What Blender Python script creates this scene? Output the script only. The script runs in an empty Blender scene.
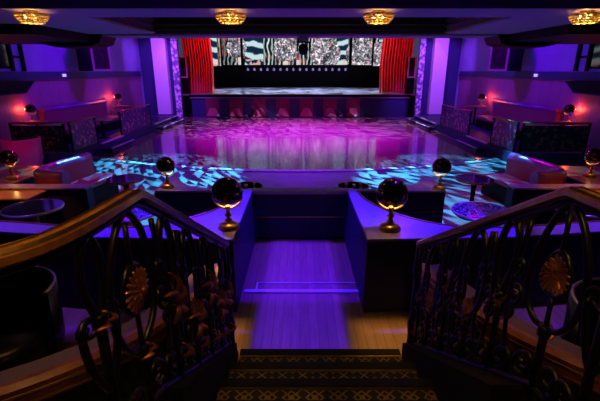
import bpy, bmesh, math, random
from mathutils import Vector, Matrix
random.seed(7)
C = bpy.context.scene.collection
PI = math.pi

# ------------------------------------------------------------------ helpers
class MB:
    def __init__(self): self.bm = bmesh.new(); self.smooth = []
    def box(self, x0, x1, y0, y1, z0, z1, rz=0, about=None):
        r = bmesh.ops.create_cube(self.bm, size=1)['verts']
        m = Matrix.Translation(((x0+x1)/2, (y0+y1)/2, (z0+z1)/2)) @ Matrix.Diagonal((x1-x0, y1-y0, z1-z0, 1))
        if rz:
            a = Vector(about) if about else Vector(((x0+x1)/2, (y0+y1)/2, 0))
            m = Matrix.Translation(a) @ Matrix.Rotation(rz, 4, 'Z') @ Matrix.Translation(-a) @ m
        bmesh.ops.transform(self.bm, matrix=m, verts=r); return self
    def prism(self, poly, z0, z1):
        b = [self.bm.verts.new((x, y, z0)) for x, y in poly]; t = [self.bm.verts.new((x, y, z1)) for x, y in poly]
        n = len(poly)
        self.bm.faces.new(list(reversed(b))); self.bm.faces.new(t)
        for i in range(n): self.bm.faces.new((b[i], b[(i+1) % n], t[(i+1) % n], t[i]))
        return self
    def lathe(self, prof, n=24, at=(0, 0, 0), a0=0, a1=2*PI):
        full = abs(a1-a0-2*PI) < 1e-6; m = n if full else n+1
        rings = []
        for r, z in prof:
            rings.append([self.bm.verts.new((at[0]+r*math.cos(a0+(a1-a0)*k/n), at[1]+r*math.sin(a0+(a1-a0)*k/n), at[2]+z)) for k in range(m)])
        for i in range(len(rings)-1):
            for k in range(n):
                k2 = (k+1) % m
                f = self.bm.faces.new((rings[i][k], rings[i][k2], rings[i+1][k2], rings[i+1][k])); f.smooth = True
        return self
    def disc(self, r, z0, z1, n=32, at=(0, 0)):
        self.prism([(at[0]+r*math.cos(2*PI*k/n), at[1]+r*math.sin(2*PI*k/n)) for k in range(n)], z0, z1); return self
    def sphere(self, c, r, seg=16, sc=(1, 1, 1)):
        v = bmesh.ops.create_uvsphere(self.bm, u_segments=seg, v_segments=max(6, seg//2), radius=r)['verts']
        bmesh.ops.transform(self.bm, matrix=Matrix.Translation(c) @ Matrix.Diagonal((*sc, 1)), verts=v)
        for w in v:
            for f in w.link_faces: f.smooth = True
        return self
    def ico(self, c, r):
        v = bmesh.ops.create_icosphere(self.bm, subdivisions=1, radius=r)['verts']
        bmesh.ops.translate(self.bm, vec=c, verts=v); return self
    def tube(self, pts, r, n=8, closed=False, flat=None, up=None):
        pts = [Vector(p) for p in pts]; N = len(pts); rings = []; prev = None
        for i, p in enumerate(pts):
            a = pts[(i-1) % N] if (i or closed) else p; b = pts[(i+1) % N] if (i < N-1 or closed) else p
            d = (b-a)
            d = d.normalized() if d.length > 1e-9 else Vector((0, 0, 1))
            if up is not None: u = Vector(up)
            elif prev is None: u = Vector((0, 0, 1)) if abs(d.z) < .9 else Vector((1, 0, 0))
            else: u = prev
            s = d.cross(u)
            if s.length < 1e-5: s = d.cross(Vector((.3, 1, .2)))
            s.normalize(); u2 = s.cross(d).normalized(); prev = u2
            rr = r[i] if isinstance(r, (list, tuple)) else r
            fs, fu = flat if flat else (1, 1)
            rings.append([self.bm.verts.new(p+s*(rr*fs*math.cos(2*PI*k/n))+u2*(rr*fu*math.sin(2*PI*k/n))) for k in range(n)])
        M = N if closed else N-1
        for i in range(M):
            A, B = rings[i], rings[(i+1) % N]
            for k in range(n):
                f = self.bm.faces.new((A[k], A[(k+1) % n], B[(k+1) % n], B[k])); f.smooth = True
        if not closed:
            self.bm.faces.new(list(reversed(rings[0]))); self.bm.faces.new(rings[-1])
        return self
    def sweep(self, pts, prof, up=(0, 0, 1)):
        """profile (side, height) swept along a path"""
        pts = [Vector(p) for p in pts]; N = len(pts); rings = []; up = Vector(up)
        for i, p in enumerate(pts):
            d = pts[min(i+1, N-1)]-pts[max(i-1, 0)]
            s = Vector((d.y, -d.x, 0)).normalized()
            rings.append([self.bm.verts.new(p+s*a+up*b) for a, b in prof])
        n = len(prof)
        for i in range(N-1):
            for k in range(n): self.bm.faces.new((rings[i][k], rings[i][(k+1) % n], rings[i+1][(k+1) % n], rings[i+1][k]))
        self.bm.faces.new(rings[0]); self.bm.faces.new(list(reversed(rings[-1])))
        return self
    def build(self, name, mat, parent=None, bevel=0, **props):
        bmesh.ops.recalc_face_normals(self.bm, faces=self.bm.faces)
        me = bpy.data.meshes.new(name); self.bm.to_mesh(me); self.bm.free()
        o = bpy.data.objects.new(name, me); C.objects.link(o)
        if mat: me.materials.append(mat)
        if parent is not None: o.parent = parent
        if bevel:
            m = o.modifiers.new('bevel', 'BEVEL'); m.width = bevel; m.segments = 2; m.limit_method = 'ANGLE'
        for k, v in props.items(): o[k] = v
        return o

def struct(name, mb, mat, parent=None, bevel=0):
    o = mb.build(name, mat, parent, bevel)
    if parent is None: o['kind'] = 'structure'
    return o
def thing(name, label, cat, loc=(0, 0, 0), rz=0, group=None):
    o = bpy.data.objects.new(name, None); C.objects.link(o); o.empty_display_size = .1
    o.location = loc; o.rotation_euler = (0, 0, rz); o['label'] = label; o['category'] = cat
    if group: o['group'] = group
    return o
def tag(o, label, cat, group=None):
    o['label'] = label; o['category'] = cat
    if group: o['group'] = group
    return o
def dup(root, loc, rz=0, label=None):
    r = root.copy(); C.objects.link(r); r.location = loc; r.rotation_euler = (0, 0, rz)
    if label: r['label'] = label
    for ch in list(root.children):
        c = ch.copy(); C.objects.link(c); c.parent = r
        for g in ch.children:
            d = g.copy(); C.objects.link(d); d.parent = c
    return r
def arc(cx, cy, r, a0, a1, n=16, z=None, ry=None):
    ry = ry or r; out = []
    for k in range(n+1):
        a = a0+(a1-a0)*k/n; p = (cx+r*math.cos(a), cy+ry*math.sin(a))
        out.append(p if z is None else (*p, z))
    return out

# ------------------------------------------------------------------ materials
def mat(name, col, rough=.5, metal=0, spec=.5, coat=0, coat_r=.1, em=None, es=0, trans=0):
    m = bpy.data.materials.new(name); m.use_nodes = True
    b = m.node_tree.nodes['Principled BSDF']
    b.inputs['Base Color'].default_value = (*col, 1); b.inputs['Roughness'].default_value = rough
    b.inputs['Metallic'].default_value = metal; b.inputs['Specular IOR Level'].default_value = spec
    b.inputs['Coat Weight'].default_value = coat; b.inputs['Coat Roughness'].default_value = coat_r
    if em: b.inputs['Emission Color'].default_value = (*em, 1); b.inputs['Emission Strength'].default_value = es
    return m
class N:
    """small node-building helper"""
    def __init__(s, m): s.t = m.node_tree; s.b = s.t.nodes.get('Principled BSDF')
    def n(s, kind, **k):
        x = s.t.nodes.new(kind)
        for a, v in k.items(): setattr(x, a, v)
        return x
    def l(s, a, b): s.t.links.new(a, b)
    def coord(s, out='Object', scale=(1, 1, 1), rot=(0, 0, 0)):
        c = s.n('ShaderNodeTexCoord'); m = s.n('ShaderNodeMapping')
        m.inputs['Scale'].default_value = scale; m.inputs['Rotation'].default_value = rot
        s.l(c.outputs[out], m.inputs[0]); return m.outputs[0]
    def noise(s, vec, scale, detail=3, out='Fac'):
        x = s.n('ShaderNodeTexNoise'); x.inputs['Scale'].default_value = scale; x.inputs['Detail'].default_value = detail
        s.l(vec, x.inputs['Vector']); return x.outputs[out]
    def voro(s, vec, scale, feat='F1', out='Distance', dim='3D'):
        x = s.n('ShaderNodeTexVoronoi', feature=feat, voronoi_dimensions=dim); x.inputs['Scale'].default_value = scale
        s.l(vec, x.inputs['Vector']); return x.outputs[out]
    def math(s, op, a, b=None, c=None):
        x = s.n('ShaderNodeMath', operation=op)
        for i, v in enumerate((a, b, c)):
            if v is None: continue
            if isinstance(v, (int, float)): x.inputs[i].default_value = v
            else: s.l(v, x.inputs[i])
        return x.outputs[0]
    def ramp(s, fac, stops, interp='LINEAR'):
        x = s.n('ShaderNodeValToRGB'); r = x.color_ramp; r.interpolation = interp
        while len(r.elements) > 1: r.elements.remove(r.elements[-1])
        r.elements[0].position = stops[0][0]; r.elements[0].color = (*stops[0][1], 1)
        for p, c in stops[1:]:
            e = r.elements.new(p); e.color = (*c, 1)
        s.l(fac, x.inputs[0]); return x.outputs[0]
    def mix(s, fac, a, b, mode='MIX'):
        x = s.n('ShaderNodeMix', data_type='RGBA', blend_type=mode)
        for i, v in ((0, fac), (6, a), (7, b)):
            if isinstance(v, (int, float)): x.inputs[i].default_value = v
            elif isinstance(v, tuple): x.inputs[i].default_value = (*v, 1)
            else: s.l(v, x.inputs[i])
        return x.outputs[2]
    def bump(s, h, st=.2, dist=.01):
        x = s.n('ShaderNodeBump'); x.inputs['Strength'].default_value = st; x.inputs['Distance'].default_value = dist
        s.l(h, x.inputs['Height']); s.l(x.outputs[0], s.b.inputs['Normal'])
    def sep(s, v):
        x = s.n('ShaderNodeSeparateXYZ'); s.l(v, x.inputs[0]); return x.outputs
    def comb(s, x, y, z=0):
        c = s.n('ShaderNodeCombineXYZ')
        for i, v in enumerate((x, y, z)):
            if isinstance(v, (int, float)): c.inputs[i].default_value = v
            else: s.l(v, c.inputs[i])
        return c.outputs[0]

M = {}
M['black'] = mat('black_paint', (.003, .003, .0035), .6, spec=.2)
M['blacklam'] = mat('black_laminate', (.028, .024, .1), .55, spec=.2)
M['iron'] = mat('black_iron', (.006, .006, .007), .3, spec=.35)
M['brass'] = mat('polished_brass', (.85, .52, .12), .28, .65)
M['darkbrass'] = mat('aged_brass', (.5, .32, .1), .35, 1)
M['chrome'] = mat('chrome', (.75, .75, .8), .2, .4)
M['alu'] = mat('aluminium', (.8, .8, .84), .4, .2)
M['navy'] = mat('navy_paint', (.03, .035, .12), .5)
M['dullblack'] = mat('booth_carpet', (.012, .01, .014), .9, spec=.1)  # near-black tone puts shade into the booth floors; curb shares it
M['white'] = mat('white_paint', (.78, .76, .8), .6)
M['whiteedge'] = mat('white_nosing', (.8, .8, .82), .45)
M['speaker'] = mat('speaker_black', (.012, .011, .014), .45)
M['spkframe'] = mat('speaker_frame', (.5, .25, .4), .5)
M['glassblack'] = mat('black_glass', (.006, .006, .01), .06, coat=1, coat_r=.03)
M['tabletop'] = mat('dark_mirror_top', (.35, .36, .42), .08, .85)
M['pedestal'] = mat('pale_pedestal', (.42, .43, .5), .4)
M['bulb'] = mat('warm_bulb', (1, .7, .3), .4, em=(1, .58, .14), es=12)
M['candle'] = mat('red_candle', (.6, .05, .03), .3, em=(1, .12, .05), es=1.2)
M['signwhite'] = mat('lit_sign', (.8, .8, .8), .4, em=(.75, .7, 1), es=.7)
M['leather'] = mat('plum_leather', (.3, .03, .12), .42, coat=.3, coat_r=.25)
M['leather_top'] = mat('violet_leather_roll', (.22, .05, .34), .32, coat=.4, coat_r=.2)
M['blackleather'] = mat('black_leather', (.012, .011, .012), .32)
M['piping'] = mat('grey_piping', (.6, .6, .65), .35)
M['mauvetop'] = mat('mauve_ledge_top', (.16, .11, .16), .5)
M['chair'] = mat('magenta_velvet', (.75, .04, .3), .7)

def m_wood(name, c1, c2, rough, scale=(1, 1, 1), axis='X', plank=0, coat=.3):
    m = mat(name, c1, rough, coat=coat, coat_r=.15); k = N(m)
    v = k.coord('Object', scale)
    g = k.noise(v, 3.2, 6); col = k.ramp(g, [(.3, c1), (.7, c2)])
    if plank:
        x = k.sep(k.coord('Object'))
        f = k.math('FRACT', k.math('MULTIPLY', x[0], 1/plank))
        edge = k.math('LESS_THAN', f, .045)
        cell = k.math('FLOOR', k.math('MULTIPLY', x[0], 1/plank))
        wn = k.n('ShaderNodeTexWhiteNoise', noise_dimensions='1D'); k.l(cell, wn.inputs['W'])
        col = k.mix(k.math('MULTIPLY', wn.outputs[0], .45), col, tuple(q*.5 for q in c1))
        col = k.mix(k.math('MULTIPLY', edge, .75), col, tuple(q*.2 for q in c1))
    k.l(col, k.b.inputs['Base Color']); k.bump(g, .08, .004); return m
M['plank'] = m_wood('oak_planks', (.36, .23, .13), (.5, .33, .19), .6, (9, .8, 1), plank=.09, coat=0)
M['rail'] = m_wood('oak_handrail', (.23, .085, .02), (.42, .18, .05), .3, (2, 9, 9), coat=.5)
M['redwood'] = m_wood('mahogany_cap', (.22, .06, .025), (.36, .12, .045), .3, (3, 3, 9), coat=.5)
M['orangewood'] = m_wood('amber_wood', (.5, .22, .06), (.62, .3, .09), .3, (2, 8, 2))
M['tanwood'] = m_wood('tan_wood', (.5, .3, .13), (.62, .4, .2), .4, (2, 8, 2))
M['ledge'] = m_wood('violet_grey_top', (.32, .22, .45), (.4, .28, .55), .42, (3, 3, 3), coat=.1)
M['dance'] = m_wood('dance_parquet', (.22, .1, .12), (.3, .14, .16), .1, (8, .7, 1), plank=.11, coat=.1); M['dance'].node_tree.nodes['Principled BSDF'].inputs['Specular IOR Level'].default_value = .42
M['stagefloor'] = m_wood('stage_boards', (.26, .24, .27), (.38, .35, .4), .3, (.8, 8, 1))
M['moulding'] = m_wood('gilt_moulding', (.25, .12, .03), (.42, .22, .06), .4, (1, 6, 6))

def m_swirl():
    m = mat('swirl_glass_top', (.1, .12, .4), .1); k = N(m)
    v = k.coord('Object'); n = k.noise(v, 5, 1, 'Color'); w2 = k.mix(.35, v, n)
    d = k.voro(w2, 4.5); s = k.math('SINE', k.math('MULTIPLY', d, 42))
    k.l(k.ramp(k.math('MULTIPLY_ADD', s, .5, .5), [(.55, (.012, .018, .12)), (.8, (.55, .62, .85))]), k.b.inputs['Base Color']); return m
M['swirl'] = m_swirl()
def m_floor():
    m = mat('apron_floor', (.3, .3, .35), .45, coat=.15, coat_r=.2); k = N(m)
    g = k.noise(k.coord('Object', (1, 1, 1)), 2.5, 4)
    k.l(k.ramp(g, [(.3, (.26, .26, .31)), (.7, (.38, .38, .43))]), k.b.inputs['Base Color']); return m
M['apron'] = m_floor()
def m_dado():
    m = mat('plum_wall_panelling', (.3, .08, .22), .55); k = N(m)
    x = k.sep(k.coord('Object'))
    f = k.math('FRACT', k.math('MULTIPLY', x[1], 1/.5)); e = k.math('LESS_THAN', f, .04)
    f2 = k.math('FRACT', k.math('MULTIPLY', x[1], 1/.125)); e2 = k.math('LESS_THAN', f2, .12)
    c = k.mix(k.math('MULTIPLY', e, .6), (.36, .13, .3), (.1, .02, .08))
    c = k.mix(k.math('MULTIPLY', e2, .22), c, (.1, .02, .08))
    k.l(c, k.b.inputs['Base Color']); return m
M['dado'] = m_dado()
def m_wall():
    m = mat('blue_wall', (.32, .34, .6), .6); k = N(m)
    g = k.noise(k.coord('Object'), .9, 3)
    k.l(k.ramp(g, [(.35, (.28, .3, .56)), (.65, (.36, .38, .64))]), k.b.inputs['Base Color']); return m
M['wall'] = m_wall()
M['ceil'] = mat('dark_ceiling', (.05, .045, .05), .6)
M['beam'] = mat('mauve_beam', (.3, .18, .36), .7, spec=.2)
def m_flower(name, base, fl):
    m = mat(name, base, .4, coat=.3); k = N(m)
    v = k.coord('Object', (1, 1, 1))
    n = k.noise(v, 9, 4, 'Color')
    w = k.mix(.12, v, n)
    d = k.voro(w, 6.5); a = k.math('LESS_THAN', d, .36)
    n2 = k.noise(v, 26, 2); b = k.math('GREATER_THAN', n2, .5)
    msk = k.math('MULTIPLY', a, b)
    n3 = k.noise(v, 15, 2); s = k.math('GREATER_THAN', n3, .66)
    c = k.mix(msk, base, fl); c = k.mix(k.math('MULTIPLY', s, .8), c, tuple(.5*q for q in fl))
    k.l(c, k.b.inputs['Base Color']); return m
M['flower'] = m_flower('floral_panel', (.025, .025, .13), (.85, .3, .4))
M['flowerdark'] = m_flower('dark_floral_panel', (.006, .006, .007), (.34, .16, .1))
def m_ornate():
    m = mat('ornate_trim', (.6, .45, .65), .5); k = N(m)
    d = k.voro(k.coord('Object'), 7); c = k.ramp(d, [(.1, (.95, .9, 1)), (.5, (.75, .62, .85)), (.62, (.2, .14, .3))])
    k.l(c, k.b.inputs['Base Color']); k.bump(d, .6, .03); return m
M['ornate'] = m_ornate()
def m_carpet():
    m = mat('patterned_carpet', (.03, .03, .02), .85, spec=.2); k = N(m)
    v = k.coord('Object'); x = k.sep(v)
    px = k.math('SUBTRACT', k.math('FRACT', k.math('MULTIPLY', x[0], 1/.15)), .5)
    py = k.math('SUBTRACT', k.math('FRACT', k.math('MULTIPLY', x[1], 1/.15)), .5)
    dia = k.math('ADD', k.math('ABSOLUTE', px), k.math('ABSOLUTE', py))
    ring = k.math('LESS_THAN', k.math('ABSOLUTE', k.math('SUBTRACT', dia, .36)), .055)
    rr = k.math('SQRT', k.math('ADD', k.math('MULTIPLY', px, px), k.math('MULTIPLY', py, py)))
    dot = k.math('LESS_THAN', rr, .12)
    cross = k.math('LESS_THAN', k.math('ABSOLUTE', k.math('SUBTRACT', k.math('ABSOLUTE', px), k.math('ABSOLUTE', py))), .05)
    a = k.math('MAXIMUM', ring, k.math('MAXIMUM', dot, cross))
    g = k.noise(v, 60, 2)
    c = k.mix(k.math('MULTIPLY', a, k.math('ADD', g, .2)), (.022, .022, .014), (.3, .2, .07))
    k.l(c, k.b.inputs['Base Color']); return m
M['carpet'] = m_carpet()
def m_green():
    m = mat('dark_green_carpet', (.02, .035, .015), .9, spec=.2); k = N(m)
    g = k.noise(k.coord('Object'), 14, 5); k.l(k.ramp(g, [(.35, (.012, .022, .01)), (.65, (.035, .055, .02))]), k.b.inputs['Base Color']); return m
M['green'] = m_green()
def m_curtain():
    m = mat('red_velvet', (.6, .02, .02), .8); k = N(m)
    k.b.inputs['Sheen Weight'].default_value = .4
    g = k.noise(k.coord('Object', (6, 6, .5)), 3, 3); k.l(k.ramp(g, [(.3, (.5, .012, .015)), (.7, (.68, .03, .03))]), k.b.inputs['Base Color']); return m
M['curtain'] = m_curtain()
def m_mosaic():
    m = mat('mirror_mosaic', (.3, .18, .07), .12, 1); k = N(m)
    v = k.coord('Object')
    c = k.voro(v, 26, 'F1', 'Color'); d = k.voro(v, 26, 'DISTANCE_TO_EDGE')
    col = k.mix(k.math('LESS_THAN', d, .05), k.mix(.7, (.34, .2, .08), k.ramp(k.sep(c)[0], [(.0, (.05, .03, .015)), (.8, (.22, .12, .05)), (1, (.75, .45, .2))])), (.02, .012, .006))
    k.l(col, k.b.inputs['Base Color'])
    nm = k.n('ShaderNodeVectorMath', operation='ADD'); geo = k.n('ShaderNodeNewGeometry')
    sc = k.n('ShaderNodeVectorMath', operation='MULTIPLY_ADD'); k.l(c, sc.inputs[0]); sc.inputs[1].default_value = (.22,)*3; sc.inputs[2].default_value = (-.11,)*3
    k.l(geo.outputs['Normal'], nm.inputs[0]); k.l(sc.outputs[0], nm.inputs[1])
    no = k.n('ShaderNodeVectorMath', operation='NORMALIZE'); k.l(nm.outputs[0], no.inputs[0]); k.l(no.outputs[0], k.b.inputs['Normal'])
    return m
M['mosaic'] = m_mosaic()
def m_crystal():
    m = bpy.data.materials.new('gold_crystal'); m.use_nodes = True; t = m.node_tree
    b = t.nodes['Principled BSDF']; b.inputs['Base Color'].default_value = (1, .74, .28, 1); b.inputs['Roughness'].default_value = .12
    tr = t.nodes.new('ShaderNodeBsdfTranslucent'); tr.inputs[0].default_value = (1, .74, .26, 1)
    mx = t.nodes.new('ShaderNodeMixShader'); mx.inputs[0].default_value = .4
    t.links.new(b.outputs[0], mx.inputs[1]); t.links.new(tr.outputs[0], mx.inputs[2])
    t.links.new(mx.outputs[0], t.nodes['Material Output'].inputs[0]); return m
M['crystal'] = m_crystal()
M['bronze'] = mat('gilt_bronze', (.42, .15, .05), .4, .6)
M['stagepanel'] = mat('crimson_panel', (.22, .02, .06), .5)
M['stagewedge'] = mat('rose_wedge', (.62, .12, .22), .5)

def m_screen():
    """picture shown on the LED screens: mirror balls over rippling zebra stripes"""
    m = bpy.data.materials.new('led_picture'); m.use_nodes = True; k = N(m)
    geo = k.n('ShaderNodeNewGeometry'); p = geo.outputs['Position']; x, y, z = k.sep(p)[0:3]
    nz = k.noise(k.comb(k.math('MULTIPLY', x, .8), 0, k.math('MULTIPLY', z, .7)), 1.3, 3)
    ph = k.math('ADD', k.math('MULTIPLY', x, 21.0), k.math('MULTIPLY', nz, 16))
    st = k.math('SINE', ph)
    base = k.ramp(k.math('MULTIPLY_ADD', st, .5, .5), [(.4, (.006, .01, .014)), (.68, (.1, .15, .16)), (.95, (.6, .72, .7))])
    sh = k.n('ShaderNodeTexNoise', noise_dimensions='1D'); sh.inputs['Scale'].default_value = 1.5; k.l(x, sh.inputs['W'])
    base = k.mix(1.0, base, k.ramp(sh.outputs['Fac'], [(.38, (.18, .18, .2)), (.62, (1.2, 1.2, 1.2))]), 'MULTIPLY')
    hue = k.noise(k.comb(x, 0, z), 1.1, 2)
    base = k.mix(k.ramp(hue, [(.5, (0, 0, 0)), (.68, (.6, .6, .6))]), base, (.75, .25, .2))
    col = base
    for (x0, x1, fr, tilt) in ((-7.4, -6.2, 3.4, .9), (-4.15, -2.75, 3.6, .5), (2.75, 3.6, 4.2, -.6), (5.9, 7.2, 3.8, .5)):   # bold swirling bands
        bs = k.math('SINE', k.math('ADD', k.math('MULTIPLY', z, fr*2.2), k.math('ADD', k.math('MULTIPLY', x, tilt*2), k.math('MULTIPLY', nz, 5))))
        bc = k.ramp(k.math('MULTIPLY_ADD', bs, .5, .5), [(.38, (.008, .02, .05)), (.5, (.02, .16, .26)), (.75, (.6, .8, .8))])
        msk = k.math('MULTIPLY', k.math('GREATER_THAN', x, x0), k.math('LESS_THAN', x, x1))
        low = k.math('MULTIPLY', k.math('LESS_THAN', z, 3.25), k.math('GREATER_THAN', k.noise(k.comb(x, 0, z), 2.2, 3), .5))
        bc = k.mix(k.math('MULTIPLY', low, .75), bc, (.95, .55, .5))
        col = k.mix(msk, col, bc)
    for (bx, bz, r) in ((-4.75, 4.1, .75), (-1.05, 4.0, .95), (1.9, 3.65, 1.15), (4.6, 3.6, 1.15), (6.05, 3.55, .95)):      # mirror balls
        dx = k.math('SUBTRACT', x, bx); dz = k.math('SUBTRACT', z, bz)
        rr = k.math('SQRT', k.math('ADD', k.math('MULTIPLY', dx, dx), k.math('MULTIPLY', dz, dz)))
        cell = k.sep(k.voro(p, 9.5, 'F1', 'Color'))[0]
        bcol = k.ramp(cell, [(.0, (.04, .05, .06)), (.45, (.2, .2, .24)), (.75, (.42, .38, .42)), (.92, (.95, .95, .95)), (1, (.7, .25, .22))])
        gl = k.ramp(k.noise(k.comb(x, 0, z), 1.9, 3), [(.35, (.25, .25, .28)), (.62, (1.7, 1.65, 1.7))])
        bcol = k.mix(1.0, bcol, gl, 'MULTIPLY')
        col = k.mix(k.math('LESS_THAN', rr, r), col, bcol)
    for (bx, w, zt) in ((-4.55, .12, 3.4), (-1.1, .2, 3.1), (-.15, .12, 3.2)):             # pale drips under the balls
        a = k.math('MULTIPLY', k.math('LESS_THAN', k.math('ABSOLUTE', k.math('SUBTRACT', x, bx)), w), k.math('LESS_THAN', z, zt))
        col = k.mix(k.math('MULTIPLY', a, .8), col, (.95, .8, .78))
    e = k.n('ShaderNodeEmission'); e.inputs['Strength'].default_value = .95; k.l(col, e.inputs[0])
    k.l(e.outputs[0], k.t.nodes['Material Output'].inputs[0]); return m
M['screen'] = m_screen()

# ------------------------------------------------------------------ camera, world
cam = bpy.data.cameras.new('camera'); co = bpy.data.objects.new('camera', cam); C.objects.link(co)
cam.sensor_width = 36; cam.lens = 36*400/600; co.location = (0, 0, 2.45); co.rotation_euler = (math.radians(72), 0, 0)
cam.clip_start = .02; bpy.context.scene.camera = co
w = bpy.data.worlds.new('night'); bpy.context.scene.world = w; w.use_nodes = True
w.node_tree.nodes['Background'].inputs[0].default_value = (.05, .02, .12, 1); w.node_tree.nodes['Background'].inputs[1].default_value = .02

# ------------------------------------------------------------------ room shell
struct('floor', MB().box(-8.2, 8.2, -3.2, 34.2, -.2, 0), M['apron'])
struct('floor_landing', MB().box(-7.9, 7.9, -3.0, 5.6, 0, .01), M['plank'])
struct('floor_booth_left', MB().box(-7.8, -.82, 3.95, 5.6, .01, .02), M['dullblack'])  # dark sheet laid in so the booth insides look shaded
struct('floor_booth_right', MB().box(.82, 7.8, 3.95, 5.6, .01, .02), M['dullblack'])
fy = lambda x: 10.02+.045*x*x
xs = [-6.1+k*11.8/40 for k in range(41)]
edge = [(x, fy(x)) for x in xs]
struct('floor_dance', MB().prism(edge+[(5.7, 22.28), (-6.1, 22.28)], 0, .02), M['dance'])
struct('trim_1', MB().sweep([(x, y, 0) for x, y in edge], [(-.0, .001), (.18, .001), (.18, .027), (-.0, .027)]), M['whiteedge'])
struct('wall_left', MB().box(-8.2, -7.9, -3.2, 34.2, 0, 8), M['wall'])
struct('wall_right', MB().box(7.9, 8.2, -3.2, 34.2, 0, 8), M['wall'])
struct('wall_back', MB().box(-7.9, 7.9, 34.0, 34.2, 0, 8), M['black'])
struct('wall_front', MB().box(-7.9, 7.9, -3.2, -3.0, 0, 8), M['black'])
struct('ceiling', MB().box(-8.2, 8.2, -3.2, 34.2, 8, 8.2), M['black'])
for sx, nm in ((-1, 'left'), (1, 'right')):
    b = MB().box(*sorted((sx*7.86, sx*7.9)), 10.4, 20.6, .3, 2.19)
    struct('wall_dado_'+nm, b, M['dado'])
    b = MB().box(*sorted((sx*7.78, sx*7.9)), 9.5, 20.6, 2.19, 2.25).box(*sorted((sx*7.83, sx*7.9)), 9.5, 20.6, 2.25, 2.42)
    struct('trim_dado_'+nm, b, M['navy'])
    # window frames near the room's front corner
    wf = struct('window_1' if sx < 0 else 'window_2', MB().box(*sorted((sx*7.87, sx*7.9)), 9.6, 11.5, 2.5, 3.6), M['glassblack'])
    f = MB().box(*sorted((sx*7.82, sx*7.9)), 11.96, 12.05, 2.43, 3.8).box(*sorted((sx*7.82, sx*7.9)), 11.5, 11.58, 2.43, 3.8)
    f.box(*sorted((sx*7.83, sx*7.9)), 11.58, 11.96, 2.78, 2.84)
    f.build('window_frame', M['black'], wf)
    # sloping dark hatch on the dado by the front corner
    h = MB(); P = [(10.2, 1.86), (11.5, 1.86), (11.95, 2.16), (10.2, 2.16)]
    vs = [[h.bm.verts.new((sx*q, y, z)) for y, z in P] for q in (7.62, 7.86)]
    h.bm.faces.new(vs[0]); h.bm.faces.new(vs[1][::-1])
    for k in range(4): h.bm.faces.new((vs[0][k], vs[0][(k+1) % 4], vs[1][(k+1) % 4], vs[1][k]))
    hb = struct('trim_3' if sx < 0 else 'trim_4', h, M['black'])
    MB().tube([(sx*7.61, 10.2, 1.86), (sx*7.61, 11.5, 1.86), (sx*7.61, 11.95, 2.16)], .022).build('edge_rail', M['navy'], hb)

# ceilings under the balcony
c = MB().box(-8.2, 8.2, -3.0, 5.78, 3.42, 3.9)
struct('ceiling_soffit', c, M['ceil'])
c = MB().box(-8.2, 8.2, 5.78, 6.68, 3.225, 3.9)
struct('ceiling_beam_near', c, M['beam'])
c = MB().box(-3.25, 3.25, 6.68, 9.6, 3.75, 3.9)
struct('ceiling_recess', c, M['ceil'])
for sx, nm in ((-1, 'left'), (1, 'right')):
    P = [(sx*3.25, 6.68), (sx*3.25, 9.6), (sx*8.2, 9.6), (sx*8.2, 6.68)]
    struct('ceiling_'+nm, MB().prism(P if sx > 0 else P[::-1], 3.225, 3.9), M['beam'])
    t = MB()
    for q, z in ((0, 3.24), (.06, 3.36), (.12, 3.48)):
        t.box(*sorted((sx*(3.25-.05), sx*3.25)), 6.68, 9.6, z, z+.035)
    struct('trim_recess_'+nm, t, M['moulding'])
    # dark duct and haunch in front of the hall
    t = MB().box(*sorted((sx*4.7, sx*7.9)), 7.6, 10.45, 3.06, 3.225)
    struct('ceiling_duct_'+nm, t, M['black'])
    t = MB(); hp = [(4.45, 3.225), (4.55, 3.04), (4.75, 2.98), (5.5, 2.95), (5.75, 3.0), (6.1, 3.12), (6.2, 3.225)]
    a = [t.bm.verts.new((sx*x, 9.7, z)) for x, z in hp]; b = [t.bm.verts.new((sx*x, 10.46, z)) for x, z in hp]
    t.bm.faces.new(a); t.bm.faces.new(b[::-1])
    for k in range(len(hp)): t.bm.faces.new((a[k], a[(k+1) % len(hp)], b[(k+1) % len(hp)], b[k]))
    struct('trim_haunch_'+nm, t, M['black'])
struct('ceiling_beam_far', MB().box(-8.2, 8.2, 9.6, 10.5, 3.225, 3.9), M['ceil'])
struct('trim_beam_edge', MB().box(-8.2, 8.2, 9.75, 10.48, 3.2, 3.225), M['beam'])
struct('trim_beam_moulding', MB().box(-3.2, 3.2, 9.55, 9.6, 3.40, 3.425).box(-3.2, 3.2, 9.57, 9.6, 3.30, 3.31), M['moulding'])
struct('wall_balcony', MB().box(-8.2, 8.2, 10.3, 10.5, 3.9, 5.0), M['navy'])

# proscenium
for sx, nm in ((-1, 'left'), (1, 'right')):
    S = lambda a, b: sorted((sx*a, sx*b))
    struct('wall_proscenium_'+nm, MB().box(*S(6.05 if sx < 0 else 5.95, 7.9), 20.95, 21.3, 0, 8), M['navy'])
    pl = struct('wall_pilaster_'+nm, MB().box(*S(6.5, 7.16), 20.6, 20.95, 0, 8), M['white'])
    MB().box(*S(6.46, 7.2), 20.56, 20.95, 0, .35).build('plinth', M['navy'], pl)
    struct('trim_ornate_'+nm, MB().box(*S(*((6.02, 6.3) if sx < 0 else (5.88, 6.14))), 20.85, 21.0, 0, 8), M['ornate'])
struct('wall_proscenium_header', MB().box(-6.05, 5.95, 20.95, 21.3, 5.4, 8), M['navy'])

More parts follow.
